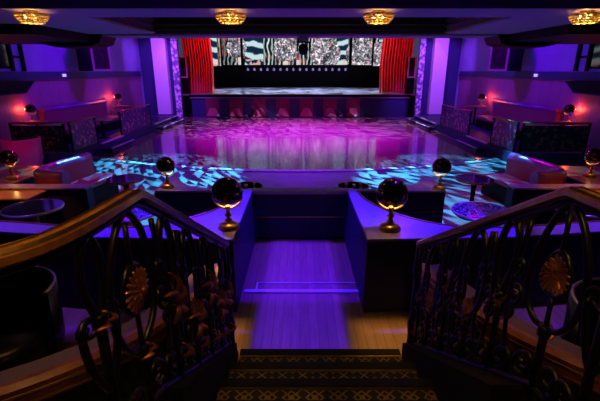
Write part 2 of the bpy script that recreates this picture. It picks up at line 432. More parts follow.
# ------------------------------------------------------------------ stage
st = thing('stage', 'raised show stage with crimson panelled front behind the dance floor', 'stage', (0, 22.3, 0))
MB().box(-7.85, 7.85, .12, 11.6, 0, 1.17).build('stage_body', M['black'], st)
MB().box(-7.85, 7.85, .05, 11.6, 1.17, 1.219).build('stage_deck', M['stagefloor'], st)
MB().box(-6.0, 6.0, 0, .05, 1.10, 1.22).build('stage_lip', M['black'], st)
MB().box(-5.95, 5.95, -.03, 0, 1.03, 1.06).build('lip_moulding', M['pedestal'], st)
MB().box(-5.9, 5.9, .05, .12, 0, 1.1).build('stage_front', M['navy'], st)
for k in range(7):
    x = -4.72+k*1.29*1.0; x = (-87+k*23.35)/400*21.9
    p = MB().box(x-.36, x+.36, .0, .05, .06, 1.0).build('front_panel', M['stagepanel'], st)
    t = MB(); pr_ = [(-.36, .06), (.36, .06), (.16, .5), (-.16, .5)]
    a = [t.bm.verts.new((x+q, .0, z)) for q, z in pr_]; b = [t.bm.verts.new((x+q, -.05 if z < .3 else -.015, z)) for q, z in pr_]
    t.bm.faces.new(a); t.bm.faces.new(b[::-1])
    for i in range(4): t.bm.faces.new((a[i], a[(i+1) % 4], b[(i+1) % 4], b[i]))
    t.build('wedge', M['stagewedge'], p)  # raised rose shape paints an uplight cone onto each panel
# floor lights along the stage foot
fl = thing('floor_spotlight', 'small floor lamp at the stage foot, furthest left', 'spotlight', (-4.4, 21.9, .02), 0, 'small floor lamps at the stage foot')
MB().box(-.1, .1, -.07, .07, 0, .03).build('bracket', M['black'], fl)
MB().lathe([(.0, .03), (.07, .04), (.09, .1), (.08, .17), (0, .17)], 14).build('housing', M['pedestal'], fl)
for x, l in ((-2.9, 'small floor lamp at the stage foot, second from the left'), (-1.2, 'small floor lamp at the stage foot, just left of the middle'), (1.6, 'small floor lamp at the stage foot, just right of the middle'), (2.2, 'small floor lamp at the stage foot, next to the rightmost one'), (3.0, 'small floor lamp at the stage foot, furthest right')):
    dup(fl, (x, 21.9, .02), 0, l)

# LED screens
segs = [(205, 221.3, 'narrow LED screen at far left behind the left red curtain'), (223, 241.2, 'small LED screen with a mirror ball, second from the left'), (243.7, 348.5, 'wide central LED screen with striped picture and mirror balls'), (351.5, 371, 'small LED screen with a mirror ball, right of the wide one'), (373, 385, 'narrow LED screen at far right beside the right red curtain')]
for i, (a, b, l) in enumerate(segs):
    x0, x1 = (a-300)/400*30.4, (b-300)/400*30.4
    zb = 2.86 if i in (1, 2, 3) else 2.78
    s = thing('led_screen', l, 'screen', ((x0+x1)/2, 32, zb), 0, 'LED screens above the stage')
    hw = (x1-x0)/2
    MB().box(-hw, hw, .0, .02, 0, 3.2).build('display', M['screen'], s)
    MB().box(-hw-.03, hw+.03, .02, .14, -.03, 3.23).build('frame', M['black'], s)
    MB().box(-hw*.6, hw*.6, .14, 1.98, 2.3, 2.45).build('wall_bracket', M['black'], s)
struct('wall_upstage', MB().box(-7.8, 7.8, 32.6, 32.9, 1.222, 2.69), M['black'])
# par lamps on a batten below the screens
bt = thing('lighting_batten', 'long dark batten carrying the row of small lamps below the screens', 'lighting bar', (0, 31.9, 2.74))
MB().tube([(-4.3, .03, .03), (3.9, .03, .03)], .025).build('bar', M['black'], bt)
for x in (-4.1, -.2, 3.7): MB().box(x-.03, x+.03, 0, .7, -.1, -.05).box(x-.03, x+.03, 0, .05, -.1, .02).build('bracket', M['black'], bt)
M['parlamp'] = mat('lavender_par', (.5, .4, .7), .4, em=(.35, .2, .8), es=.5)
pos = ('leftmost', 'second from the left', 'third from the left', 'fourth from the left', 'fifth from the left', 'sixth from the left', 'seventh from the left', 'left of the two middle ones', 'right of the two middle ones', 'seventh from the right', 'sixth from the right', 'fifth from the right', 'fourth from the right', 'third from the right', 'second from the right', 'rightmost')
p0 = None
for k in range(16):
    x = -3.95+k*7.4/15; l = 'small lavender lamp on the bar below the screens, '+pos[k]
    if p0 is None:
        p0 = thing('par_lamp', l, 'stage lamp', (x, 31.9, 2.73), 0, 'small lamps in a row below the screens')
        MB().tube([(0, 0, 0), (0, 0, -.09)], .012).build('hanger', M['black'], p0)
        MB().lathe([(0, -.3), (.085, -.29), (.075, -.15), (.03, -.09), (0, -.09)], 12).build('can', M['parlamp'], p0)
    else: dup(p0, (x, 31.9, 2.73), 0, l)

# curtains
def curtain(x0, x1, label, flip):
    t = thing('stage_curtain', label, 'curtain', ((x0+x1)/2, 23.6, 1.245))
    hw = (x1-x0)/2; g = MB(); n = 120; rows = []
    for z in (0, .02, 1.5, 3.2, 4.6):
        row = []
        for k in range(n+1):
            u = k/n; x = -hw+2*hw*u
            amp = .2*(1-.25*z/4.6)
            y = amp*math.sin(u*2*PI*11+.8*math.sin(u*9))+.03*math.sin(u*70)
            xx = x + (.06 if not flip else -.06)*math.sin(z*1.2)
            row.append(g.bm.verts.new((xx, y, z)))
        rows.append(row)
    for i in range(len(rows)-1):
        for k in range(n):
            f = g.bm.faces.new((rows[i][k], rows[i][k+1], rows[i+1][k+1], rows[i+1][k])); f.smooth = True
    o = g.build('drape', M['curtain'], t); md = o.modifiers.new('thick', 'SOLIDIFY'); md.thickness = .02
    MB().tube([(-hw, 0, 4.62), (hw, 0, 4.62)], .03).build('curtain_rail', M['black'], t)
curtain(-6.5, -4.93, 'red pleated stage curtain at the left of the stage', False)
curtain(4.55, 6.25, 'red pleated stage curtain at the right of the stage', True)

# ------------------------------------------------------------------ speakers
def speaker(name, label, loc, rz, w_, d_, h_, wall=False):
    t = thing(name, label, 'speaker', loc, rz)
    MB().box(-w_/2, w_/2, 0, d_, -h_/2, h_/2).build('cabinet', M['speaker'], t, .015)
    f = MB(); e = .07
    f.box(-w_/2, w_/2, -.03, 0, h_/2-e, h_/2).box(-w_/2, w_/2, -.03, 0, -h_/2, -h_/2+e).box(-w_/2, -w_/2+e, -.03, 0, -h_/2+e, h_/2-e).box(w_/2-e, w_/2, -.03, 0, -h_/2+e, h_/2-e)
    f.build('front_frame', M['spkframe'], t)
    MB().box(-w_/2+e, w_/2-e, -.012, 0, -h_/2+e, h_/2-e).build('grille', M['speaker'], t)
    c = MB().lathe([(0, -.005), (w_*.17, -.02), (w_*.24, -.03), (w_*.26, 0)], 20); 
    bmesh.ops.transform(c.bm, matrix=Matrix.Translation((0, -.03, -.02)) @ Matrix.Rotation(PI/2, 4, 'X'), verts=c.bm.verts)
    c.build('cone', M['speaker'], t)
    return t
for sx, nm in ((-1, 'left'), (1, 'right')):
    t = speaker('wall_speaker', 'boxy black loudspeaker with mauve front frame high on the %s wall' % nm, (sx*6.85, 14.6, 2.93), sx*-math.radians(60), .72, .8, 1.0, True)
    MB().box(-.06, .06, .75, 1.05, .2, .3).build('wall_bracket', M['black'], t)
    t = speaker('stage_speaker', 'tall black loudspeaker between the %s red curtain and the ornate trim' % nm, (sx*(6.3 if sx < 0 else 6.02), 22.7, 2.62), 0, .44, .45, 1.1)
    MB().box(-.2, .2, .05, .4, -1.4, -.551).build('stand_box', M['black'], t)

# moving head light under the far beam
mh = thing('moving_head_light', 'black moving head lamp hanging under the ceiling beam in front of the screens', 'stage lamp', (.08, 10.1, 3.2))
MB().box(-.11, .11, -.1, .1, -.1, 0).build('base', M['spkframe'], mh, .01)
MB().box(-.16, -.125, -.05, .05, -.32, -.1).box(.125, .16, -.05, .05, -.32, -.1).box(-.16, .16, -.05, .05, -.13, -.1).build('yoke', M['black'], mh)
MB().sphere((0, 0, -.27), .12, 18, (1, 1, 1.1)).build('head', M['black'], mh)

# ------------------------------------------------------------------ raised side seating
for sx, nm in ((-1, 'left'), (1, 'right')):
    S = lambda a, b: sorted((sx*a, sx*b))
    xe = 6.15 if sx < 0 else 5.8
    pf = struct('floor_platform_'+nm, MB().box(*S(xe, 7.9), 10.75, 20.55, 0, .3), M['navy'])
    MB().box(*S(xe-.02, xe+.04), 12.35, 13.95, .27, .31).box(*S(xe-.02, xe+.04), 17.1, 20.5, .27, .31).build('nosing', M['whiteedge'], pf)
    s1 = struct('floor_step_'+nm, MB().box(*S(xe-.32, xe-.001), 12.3, 14.0, .0, .15), M['navy'])
    MB().box(*S(xe-.34, xe-.28), 12.3, 14.0, .13, .158).build('nosing', M['whiteedge'], s1)
    s2 = struct('floor_step_rear_'+nm, MB().box(*S(xe-.32, xe-.001), 17.2, 20.4, .0, .15), M['navy'])
    MB().box(*S(xe-.34, xe-.28), 17.2, 20.4, .13, .158).build('nosing', M['whiteedge'], s2)
    def railing(label, p, q, m, tall=1.1):
        p, q = Vector((*p, .3)), Vector((*q, .3)); L = (q-p).length; d = q-p
        t = thing('railing_panel', label, 'railing', p, math.atan2(d.y, d.x))
        MB().box(.05, L-.05, -.015, .015, .04, .74).build('panel', m, t)
        MB().box(0, .05, -.025, .025, 0, .8).build('post', M['black'], t); MB().box(L-.05, L, -.025, .025, 0, .8).build('post', M['black'], t)
        MB().tube([(0, 0, .81), (L, 0, .81)], .028).build('top_rail', M['darkbrass'], t)
        return t
    e = xe+.08
    railing('dark floral railing panel closing the near end of the %s raised seating' % nm, (sx*7.8, 10.83), (sx*(e+.1), 10.83), M['flowerdark'])
    railing('blue floral railing panel beside the %s seating steps, nearer one' % nm, (sx*(e+.02), 10.9), (sx*e, 12.3), M['flower'])
    railing('blue floral railing panel on the %s seating, further one towards the stage' % nm, (sx*e, 14.0), (sx*e, 16.9), M['flower'])
    # bench along the wall
    b = thing('wall_banquette', 'long plum leather banquette along the %s wall' % nm, 'bench', (sx*7.84, 12.2, .3))
    D = lambda a, c: sorted((-sx*a, -sx*c))
    MB().box(*D(0, .75), 0, 4.1, 0, .3).build('base', M['black'], b)
    MB().box(*D(.14, .78), 0, 4.1, .3, .45).build('seat', M['leather'], b, .04)
    MB().box(*D(0, .16), 0, 4.1, .3, .98).build('backrest', M['leather'], b, .03)
    MB().tube([(-sx*.1, 0, 1.0), (-sx*.1, 4.1, 1.0)], .09, 12).build('back_roll', M['leather_top'], b)
    # tables
    def table(label, x, y, z, r, h, mtop, mped, rim):
        t = thing('round_table', label, 'table', (x, y, z))
        MB().disc(r, h-.03, h, 40).build('tabletop', mtop, t, .006)
        MB().lathe([(r+.004, h-.034), (r+.012, h-.015), (r+.004, h+.004), (r-.004, h+.003)], 40).build('rim', rim, t)
        MB().lathe([(.0, h-.03), (.05, h-.03), (.035, .5*h), (.05, .04), (r*.62, .02), (r*.62, 0), (0, 0)], 24).build('pedestal', mped, t)
        return t
    table('round tan wood table with a lamp at the far end of the %s raised seating' % nm, sx*7.3, 17.0, .3, .42, .75, M['tanwood'], M['black'], M['darkbrass'])
    table('low dark round table behind the %s seating steps' % nm, sx*6.62, 13.5, .3, .36, .6, M['glassblack'], M['black'], M['darkbrass'])
    table('small round table at the near end of the %s raised seating' % nm, sx*7.5, 11.5, .3, .28, .75, M['tanwood'], M['black'], M['darkbrass'])
    sg = thing('wall_marker', 'small white lit marker on the blue dado rail of the %s wall' % nm, 'sign', (sx*7.83, 13.87, 2.3))
    MB().box(*D(0, .03), -.12, .12, -.05, .05).build('housing', M['white'], sg)
    MB().box(*D(.03, .035), -.11, .11, -.04, .04).build('face', M['signwhite'], sg)

# ------------------------------------------------------------------ front booths
def top_and_body(t, poly, h, over=.015, mtop='ledge'):
    MB().prism(poly, 0.01, h-.03).build('body', M['blacklam'], t)
    MB().prism(poly, h-.03, h).build('ledge_top', M[mtop], t, .006)
for sx, nm in ((-1, 'left'), (1, 'right')):
    F = lambda P: [(sx*x, y) for x, y in P] if sx > 0 else [(sx*x, y) for x, y in P][::-1]
    # nearer row: wall along the landing, returning along the gangway, with a swept inner corner
    q = [(.80, 5.45)]+arc(2.06, 5.36, 1.26, PI, 1.5*PI-.25, 14, ry=1.42)+[(2.3, 3.98), (3.4, 4.18), (7.85, 4.5), (7.85, 4.2), (3.25, 3.9), (2.2, 3.74), (.67, 3.67), (.67, 5.45)]
    t = thing('booth_partition', 'black booth partition with violet top on the %s of the gangway, nearer row' % nm, 'partition')
    top_and_body(t, F(q), .85)
    MB().sweep([(sx*x, y, .0) for x, y in [(.8, 5.3)]+arc(2.06, 5.36, 1.26, PI, 1.5*PI-.25, 14, ry=1.42)+[(2.3, 3.98), (3.4, 4.18)]], [(sx*.005, .851), (sx*-.02, .851), (sx*-.02, .86), (sx*.005, .86)]).build('inner_trim', M['redwood'], t)
    # further row
    q = [(.62, 6.0), (2.28, 6.0), (2.34, 6.9), (2.16, 6.9)]+[(2.12, 6.8), (2.03, 6.6), (1.92, 6.42), (1.78, 6.29), (1.58, 6.19), (1.35, 6.13)]+[(.62, 6.12)]
    t = thing('booth_partition', 'black booth partition with violet top on the %s, further row facing the dance floor' % nm, 'partition')
    top_and_body(t, F(q[::-1]), .66)
    MB().box(*sorted((sx*.62, sx*2.27)), 5.985, 5.999, .30, .315).build('gilt_strip', M['darkbrass'], t)
    # outer side counter (wood top) and side partition
    t = thing('booth_partition', 'black booth partition with a square end on the far %s, behind the glass tables' % nm, 'partition')
    MB().box(*sorted((sx*3.4, sx*7.85)), 6.1, 6.3, .01, .66).build('body', M['blacklam'], t)
    MB().box(*sorted((sx*3.38, sx*7.85)), 6.05, 6.3, .66, .69).build('ledge_top', M['ledge'], t, .006)
    t = thing('side_counter', 'low counter with amber wood top on the far %s below the lamp' % nm, 'counter', (sx*5.25, 5.8, 0))
    MB().box(-1.2, 1.2, -.18, .2, .01, .63).build('body', M['blacklam'], t)
    MB().prism([(-1.25, -.2), (1.25, -.2), (1.25, .24), (-1.25, .24)], .63, .66).build('counter_top', M['orangewood'], t, .006)
    # horseshoe banquette
    cx, cy = sx*4.35, 7.32
    t = thing('horseshoe_banquette', 'curved plum leather booth sofa with rolled violet top on the far %s' % nm, 'sofa', (cx, cy, .0))
    J = [(-4.36, 8.1), (-4.42, 7.7), (-4.5, 7.3), (-4.53, 6.95), (-4.47, 6.68), (-4.33, 6.55), (-4.12, 6.47), (-3.9, 6.45)]
    path = [(-sx*(x+4.35), y-7.32) for x, y in J]
    P3 = [(x, y, 0) for x, y in path]
    MB().sweep(P3, [(-.1, .01), (.1, .01), (.1, .74), (-.1, .74)]).build('backrest', M['leather'], t)
    MB().tube([(x, y, .76) for x, y in path], .1, 12, up=(0, 0, 1)).build('back_roll', M['leather_top'], t)
    inn = [(-sx*(x+4.35), y-7.32, 0) for x, y in [(-4.0, 8.05), (-4.06, 7.7), (-4.13, 7.3), (-4.14, 6.9), (-4.05, 6.6)]]
    MB().sweep(inn, [(-.22, .01), (.22, .01), (.22, .34), (-.22, .34)]).build('base', M['black'], t)
    MB().sweep(inn, [(-.23, .34), (.23, .34), (.23, .43), (-.23, .43)]).build('seat', M['leather'], t, .02)
    t = thing('side_plinth', 'dark block behind the curved booth sofa on the far %s carrying a mirror ball lamp' % nm, 'plinth', (sx*6.3, 7.0, 0))
    MB().box(-1.5, 1.5, -.6, .7, .01, .63).build('body', M['blacklam'], t)
    MB().box(-1.53, 1.53, -.63, .73, .63, .66).build('top', M['redwood'], t, .006)
    table('dark round cocktail table in the aisle on the %s, nearest the dance floor' % nm, sx*2.98, 6.6, 0, .31, .7, M['glassblack'], M['black'], M['darkbrass'])
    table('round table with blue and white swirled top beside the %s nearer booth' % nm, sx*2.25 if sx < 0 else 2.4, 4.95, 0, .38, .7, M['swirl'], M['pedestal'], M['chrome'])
    table('round mirror table at the far %s behind the front partition' % nm, sx*3.6 if sx < 0 else 3.8, 5.1, 0, .36, .7, M['tabletop'], M['pedestal'], M['chrome'])
    table('small dark round table with candles behind the %s end of the gangway' % nm, sx*.9, 6.5, 0, .26, .6, M['glassblack'], M['black'], M['darkbrass'])
    for k, (dx, dy) in enumerate(((-.12, .02), (.0, -.08), (.13, .05))):
        cd = thing('candle_glass', 'red glowing candle glass on the small %s table, %s' % (nm, ('nearest the left edge', 'in the middle, nearest the gangway', 'nearest the right edge')[k]), 'candle', (sx*.9+dx, 6.5+dy, .6), 0, 'candle glasses on the small dark tables')
        MB().lathe([(0, 0), (.025, 0), (.03, .05), (.026, .05), (.022, .01), (0, .01)], 12).build('glass', M['chrome'], cd)
        MB().disc(.02, .01, .04, 10).build('wax', M['candle'], cd)
# end barrier across the gangway
t = thing('gangway_barrier', 'black barrier across the end of the gangway with a thin gold line', 'barrier', (0, 5.62, 0))
MB().box(-.78, .78, 0, .12, .01, .72).build('body', M['blacklam'], t)
MB().box(-.8, .8, -.02, .16, .74, .77).box(-.78, .78, 0, .12, .72, .74).build('ledge_top', M['ledge'], t)
MB().box(-.66, .66, -.012, 0, .36, .372).build('gilt_strip', M['brass'], t)
# aluminium threshold frame on the landing
t = thing('metal_threshold', 'flat aluminium threshold frame across the floor at the gangway mouth', 'threshold', (.1, 4.1, .01))
MB().box(-.74, .74, -.06, .0, 0, .025).build('front_strip', M['alu'], t)
MB().box(-.62, .62, .16, .18, 0, .015).build('rear_strip', M['alu'], t)
MB().box(-.62, -.60, .0, .16, 0, .015).build('end_strip', M['alu'], t); MB().box(.60, .62, .0, .16, 0, .015).build('end_strip', M['alu'], t)

# magenta tub chair on the far left of the dance floor
def tub(name, label, loc, rz, mm, pip, r=.36, h=.72, base=M['black']):
    t = thing(name, label, 'armchair', loc, rz)
    a0, a1 = math.radians(-35), math.radians(215)
    MB().lathe([(r*.86, .08), (r, .3), (r*1.04, h), (r*.94, h), (r*.84, .42), (r*.84, .08)], 30, a0=a0, a1=a1).build('tub_back', mm, t)
    MB().tube([(r*1.0*math.cos(a0+(a1-a0)*k/30), r*1.0*math.sin(a0+(a1-a0)*k/30), h) for k in range(31)], .022 if pip is not M['piping'] else .012, 8).build('piping', pip, t)
    MB().lathe([(0, .2), (r*.82, .2), (r*.85, .26), (r*.85, .4), (r*.7, .44), (0, .45)], 28).build('seat', mm, t)
    MB().lathe([(0, 0), (r*.6, 0), (r*.6, .04), (r*.5, .2), (0, .2)], 20).build('base', base, t)
    return t
tub('tub_chair', 'magenta tub armchair standing before the dark left railing panel', (-7.1, 10.15, 0), math.radians(200), M['chair'], M['chair'], .42, .8)
tub('tub_chair', 'black leather tub armchair behind the left curved ledge, nearest the picture edge', (-2.42, 2.72, .01), math.radians(35), M['blackleather'], M['piping'], .45, .8)
tub('tub_chair', 'black leather tub armchair behind the right curved ledge', (2.5, 2.5, .01), math.radians(-35), M['blackleather'], M['piping'], .45, .8)
tub('tub_chair', 'black leather tub armchair against the left booth partition, further from the stairs ledge', (-3.75, 3.1, .01), math.radians(30), M['blackleather'], M['piping'], .42, .74)

# ------------------------------------------------------------------ curved ledges beside the stairs
for sx, nm in ((-1, 'left'), (1, 'right')):
    if sx < 0: P = [(-.72, 3.3), (-.75, 3.08), (-.81, 2.87), (-.95, 2.51), (-1.13, 2.22), (-1.39, 1.96), (-1.68, 1.76), (-2.1, 1.55), (-2.7, 1.35)]
    else: P = [(1.1, 3.3), (1.15, 3.08), (1.23, 2.8), (1.37, 2.42), (1.57, 2.13), (1.78, 1.92), (2.2, 1.68), (2.8, 1.5)]
    # smooth
    pts = []
    for i in range(len(P)-1):
        p0, p1, p2, p3 = P[max(i-1, 0)], P[i], P[i+1], P[min(i+2, len(P)-1)]
        for k in range(6):
            s = k/6
            pts.append(tuple(.5*((2*p1[j])+(-p0[j]+p2[j])*s+(2*p0[j]-5*p1[j]+4*p2[j]-p3[j])*s*s+(-p0[j]+3*p1[j]-3*p2[j]+p3[j])*s**3) for j in (0, 1)))
    pts.append(P[-1])
    t = thing('curved_ledge', 'low curved wall with mahogany edged top beside the stairs on the %s' % nm, 'ledge')
    out = 1 if sx < 0 else -1
    P3 = [(x, y, 0) for x, y in pts]
    sw = lambda pr: [(out*a, b) for a, b in pr]
    MB().sweep(P3, sw([(.0, .01), (.14, .01), (.14, .69), (.0, .69)])).build('wall', M['green'], t)
    MB().sweep(P3, sw([(-.02, .62), (.03, .62), (.06, .66), (.07, .765), (.02, .775), (-.035, .765), (-.045, .73), (-.03, .70), (-.04, .66)])).build('wood_edge', M['redwood'], t)
    MB().sweep(P3, sw([(-.052, .722), (-.04, .722), (-.04, .738), (-.052, .738)])).build('edge_bead', M['darkbrass'], t)
    MB().sweep(P3, sw([(-.048, .655), (-.038, .655), (-.038, .668), (-.048, .668)])).build('edge_bead', M['darkbrass'], t)
    MB().sweep(P3, sw([(.06, .70), (.22, .70), (.22, .745), (.06, .745)])).build('ledge_top', M['mauvetop'], t)

# ------------------------------------------------------------------ stairs
sc_ = thing('staircase', 'carpeted stairs leading down to the wooden landing', 'staircase', (.17, 0, .01))
yy = [2.85, 2.5, 2.15, 1.8, 1.45, 1.1]
for k, y in enumerate(yy):
    z = .16*(k+1)-.01; y0 = yy[k+1] if k < 5 else -2.9
    hw = .68 if k == 0 else .7
    s = MB().box(-hw, hw, y0+.0005, y-.0005, 0, z).build('step' if k < 5 else 'upper_landing', M['carpet'], sc_)
    MB().box(-hw, hw, y-.05, y+.022, z, z+.018).box(-hw, hw, y, y+.02, z-.045, z).build('nosing', M['black'], s)
    MB().box(-hw, hw, y-.062, y-.05, z, z+.012).build('nosing_strip', M['darkbrass'], s)

# ------------------------------------------------------------------ balustrades
def catmull(P, n):
    out = []
    for i in range(len(P)-1):
        p0, p1, p2, p3 = (Vector(P[max(i-1, 0)]), Vector(P[i]), Vector(P[i+1]), Vector(P[min(i+2, len(P)-1)]))
        for k in range(n):
            s = k/n
            out.append(.5*((2*p1)+(p2-p0)*s+(2*p0-5*p1+4*p2-p3)*s*s+(3*p1-p0-3*p2+p3)*s**3))
    out.append(Vector(P[-1])); return out
class Path:
    def __init__(s, pts):
        s.p = [Vector(q) for q in pts]; s.d = [0]
        for a, b in zip(s.p, s.p[1:]): s.d.append(s.d[-1]+math.hypot(b.x-a.x, b.y-a.y))
    def at(s, q):
        q = max(0, min(q, s.d[-1]))
        for i in range(len(s.d)-1):
            if q <= s.d[i+1]+1e-9:
                f = (q-s.d[i])/max(1e-9, s.d[i+1]-s.d[i]); return s.p[i].lerp(s.p[i+1], f), (s.p[i+1]-s.p[i])
    def m(s, q, h, off=0):
        p, d = s.at(q); n = Vector((d.y, -d.x, 0)).normalized()
        return Vector((p.x, p.y, p.z+h))+n*off
H0 = .94
def spiral(P, q0, h0, r0, r1, a0, turns, n=20, off=0):
    return [P.m(q0+(r0+(r1-r0)*k/n)*math.cos(a0+turns*2*PI*k/n), h0+(r0+(r1-r0)*k/n)*math.sin(a0+turns*2*PI*k/n), off) for k in range(n+1)]
def leaf(mb, P, q, h, ang, L, wd, off):
    """curling acanthus leaf: a tapered, cupped blade"""
    n = 6; rows = []
    for k in range(n+1):
        u = k/n; wq = wd*math.sin(PI*min(1, .15+.85*u))**.8*(1-.25*u); a = ang+.7*u*u
        cq = q+L*u*math.cos(a); ch = h+L*u*math.sin(a); o = off+.05*math.sin(u*PI*.9)
        nx, nh = -math.sin(a), math.cos(a)
        rows.append([mb.bm.verts.new(P.m(cq+nx*wq*s, ch+nh*wq*s, o-.018*abs(s))) for s in (-1, -.5, 0, .5, 1)])
    for i in range(n):
        for j in range(4):
            f = mb.bm.faces.new((rows[i][j], rows[i][j+1], rows[i+1][j+1], rows[i+1][j])); f.smooth = True
def rosette(P, q, h, r, off, parent, mt):
    mb = MB()
    for ring, (rr, n, o) in enumerate(((1.0, 18, .0), (.62, 12, .008))):
        for k in range(n):
            a = 2*PI*(k+.5*ring)/n; rows = []
            for u in (.18, .45, .75, .95, 1.0):
                wq = {.18: .05, .45: .15, .75: .2, .95: .13, 1.0: .02}[u]*r*rr*(14/n)*.8
                b = off+o+.008*math.sin(u*PI)
                rows.append([mb.bm.verts.new(P.m(q+r*rr*u*math.cos(a)-wq*s*math.sin(a), h+r*rr*u*math.sin(a)+wq*s*math.cos(a), b+.008*(1-abs(s)))) for s in (-1, 0, 1)])
            for i in range(4):
                for j in range(2): mb.bm.faces.new((rows[i][j], rows[i][j+1], rows[i+1][j+1], rows[i+1][j]))
    mb.tube([P.m(q, h, off*.2), P.m(q, h, off+.02)], r*.35, 12)
    c = P.m(q, h, off+.025); mb.sphere(c, r*.2, 12)
    o = mb.build('rosette', mt, parent); md = o.modifiers.new('thick', 'SOLIDIFY'); md.thickness = .006
    return o
def qof(P, y): 
    for i in range(1, len(P.p)):
        if P.p[i].y >= y: return P.d[i-1]+(P.d[i]-P.d[i-1])*(y-P.p[i-1].y)/(P.p[i].y-P.p[i-1].y)
def balustrade(label, P, uq, side, big0, first):
    """P: path of the base line; H0 the height of the handrail above it; uq: unit centres"""
    t = thing('iron_balustrade', label, 'balustrade')
    L = P.d[-1]; N_ = 70
    top = [P.m(L*k/N_, H0+.04) for k in range(N_+1)]
    # oak handrail: double-bead profile
    pr = [(-.034, -.012), (-.034, .01), (-.022, .022), (-.008, .014), (.008, .014), (.022, .022), (.034, .01), (.034, -.012), (.02, -.024), (-.02, -.024)]
    hr = MB().sweep(top, pr).build('handrail', M['rail'], t)
    MB().sweep(top, [(-.030, .0175), (-.02, .0245), (-.016, .0225), (-.026, .0155)]).build('brass_bead', M['darkbrass'], hr)
    MB().sweep(top, [(.030, .0175), (.02, .0245), (.016, .0225), (.026, .0155)]).build('brass_bead', M['darkbrass'], hr)
    MB().tube([P.m(L*k/N_, H0) for k in range(N_+1)], .012, 6).build('top_bar', M['iron'], t)
    MB().tube([P.m(L*k/N_, .06) for k in range(N_+1)], .016, 6).build('bottom_bar', M['iron'], t)
    cq = qof(P, 1.5); st_ = [P.m(cq+(L-cq)*k/14, 0) for k in range(15)]
    cb = MB(); rows = []
    for p_ in st_:
        xa, xb = (p_.x-.035, -.545) if side > 0 else (.885, p_.x+.035)
        rows.append([cb.bm.verts.new((xa, p_.y, .012)), cb.bm.verts.new((xb, p_.y, .012)), cb.bm.verts.new((xb, p_.y, p_.z+.05)), cb.bm.verts.new((xa, p_.y, p_.z+.05))])
    for a_, b_ in zip(rows, rows[1:]):
        for k in range(4): cb.bm.faces.new((a_[k], a_[(k+1) % 4], b_[(k+1) % 4], b_[k]))
    cb.bm.faces.new(rows[0]); cb.bm.faces.new(rows[-1][::-1])
    cb.build('curb', M['dullblack'], t)
    # newel at the foot of the stair
    e, d = P.at(L); nx, ny = e.x, e.y
    nb = MB().lathe([(0, .01), (.055, .01), (.055, .12), (.035, .16), (.03, .3), (.042, .42), (.028, .5), (.024, .85), (.04, .9), (.03, .97), (.026, e.z+H0+.01), (0, e.z+H0+.01)], 16, at=(nx, ny, 0)).build('newel_post', M['iron'], t)
    def leaves(par, spec):
        for dq_, h, a, Ln in spec:
            lf = MB(); leaf(lf, P, dq_, h, a, Ln, Ln*.24, side*.012)
            o = lf.build('leaf', M['bronze'], par); md = o.modifiers.new('thick', 'SOLIDIFY'); md.thickness = .004
    for i, q in enumerate(uq):
        big = i % 2 == big0; slope = P.at(q)[0].y > 1.5; near = not big and not slope
        n = 26; hb = .37 if big else (.66 if near else .54); wd = (.135 if slope else .16) if big else (.05 if near else .075); r = .017 if slope else .014
        pts = []
        for k in range(n+1):
            u = k/n; h = hb+(H0-hb)*u
            pts.append((wd*math.sin(PI*(u**.85 if big else u**1.2))**.6 if 0 < u < 1 else 0, h))
        mb = MB()
        mb.tube([P.m(q+x, h) for x, h in pts], r, 8); mb.tube([P.m(q-x, h) for x, h in pts], r, 8)
        mb.tube([P.m(q, .06), P.m(q, hb)], .018, 8)
        if near:
            for s in (1, -1):
                mb.tube([P.m(q+s*.085*math.sin(PI*.5*u)**.8, .36+.27*u) for u in [k/10 for k in range(11)]], r, 8)
                mb.tube(spiral(P, q+s*.05, .64, .045, .012, 0 if s > 0 else PI, s*1.2, 18), [.012-.005*k/18 for k in range(19)], 6)
        elif big and not slope:
            mb.tube([P.m(q+.075*math.cos(2*PI*k/28), H0-.31+.1*math.sin(2*PI*k/28)) for k in range(28)], .011, 8, closed=True)
            for s in (1, -1): mb.tube([P.m(q, H0-.31+s*.1), P.m(q, H0-.31+s*.27)], .01, 6)
        for s in (1, -1):
            mb.tube(spiral(P, q+s*.085, .17, .075, .02, -PI/2, s*1.3, 22), [.015-.006*k/22 for k in range(23)], 6)
            if slope: mb.tube(spiral(P, q+s*.08, .32 if big else .44, .06, .015, PI/2, s*1.2, 20), [.013-.005*k/20 for k in range(21)], 6)
        b = mb.build('baluster', M['iron'], t)
        MB().tube([P.m(q, hb-.035), P.m(q, hb+.015)], .028, 10).build('collar', M['iron'], b)
        if big and i != first: rosette(P, q, H0-.31 if not slope else (.3, .5, .38, .45)[i % 4], .086 if not slope else .06, side*.012, b, M['bronze'])
        if slope:
            hc = (.56, .42, .5, .36)[i % 4]
            leaves(b, [(q, hc, .5, .13), (q, hc+.02, 1.25, .15), (q, hc, 2.2, .13), (q, hc-.02, 3.5, .11), (q, hc-.02, 5.6, .1), (q+.05, .16, .9, .1)])
            mb2 = MB()
            for sg in (1, -1):
                mb2.tube(spiral(P, q+sg*.09, .68, .05, .012, -PI/2, sg*1.3, 20), [.013-.005*k/20 for k in range(21)], 6)
                mb2.tube(spiral(P, q+sg*.1, .52, .06, .015, PI/2, -sg*1.3, 20), [.013-.005*k/20 for k in range(21)], 6)
                mb2.tube([P.m(q+sg*(.13-.06*math.sin(PI*k/10)), .1+.8*k/10) for k in range(11)], .012, 6)
            mb2.build('scrollwork', M['iron'], b)
        else:
            leaves(b, [(q, hb-.03, .8, .05), (q, hb-.03, 2.3, .05)])
    return t
zT = 2.01-H0-.04; zB = 1.15-H0-.04
LP = catmull([(-1.35, .45, zT), (-1.0, .69, zT), (-.74, .90, zT), (-.66, 1.08, zT), (-.625, 1.40, zT)], 8)
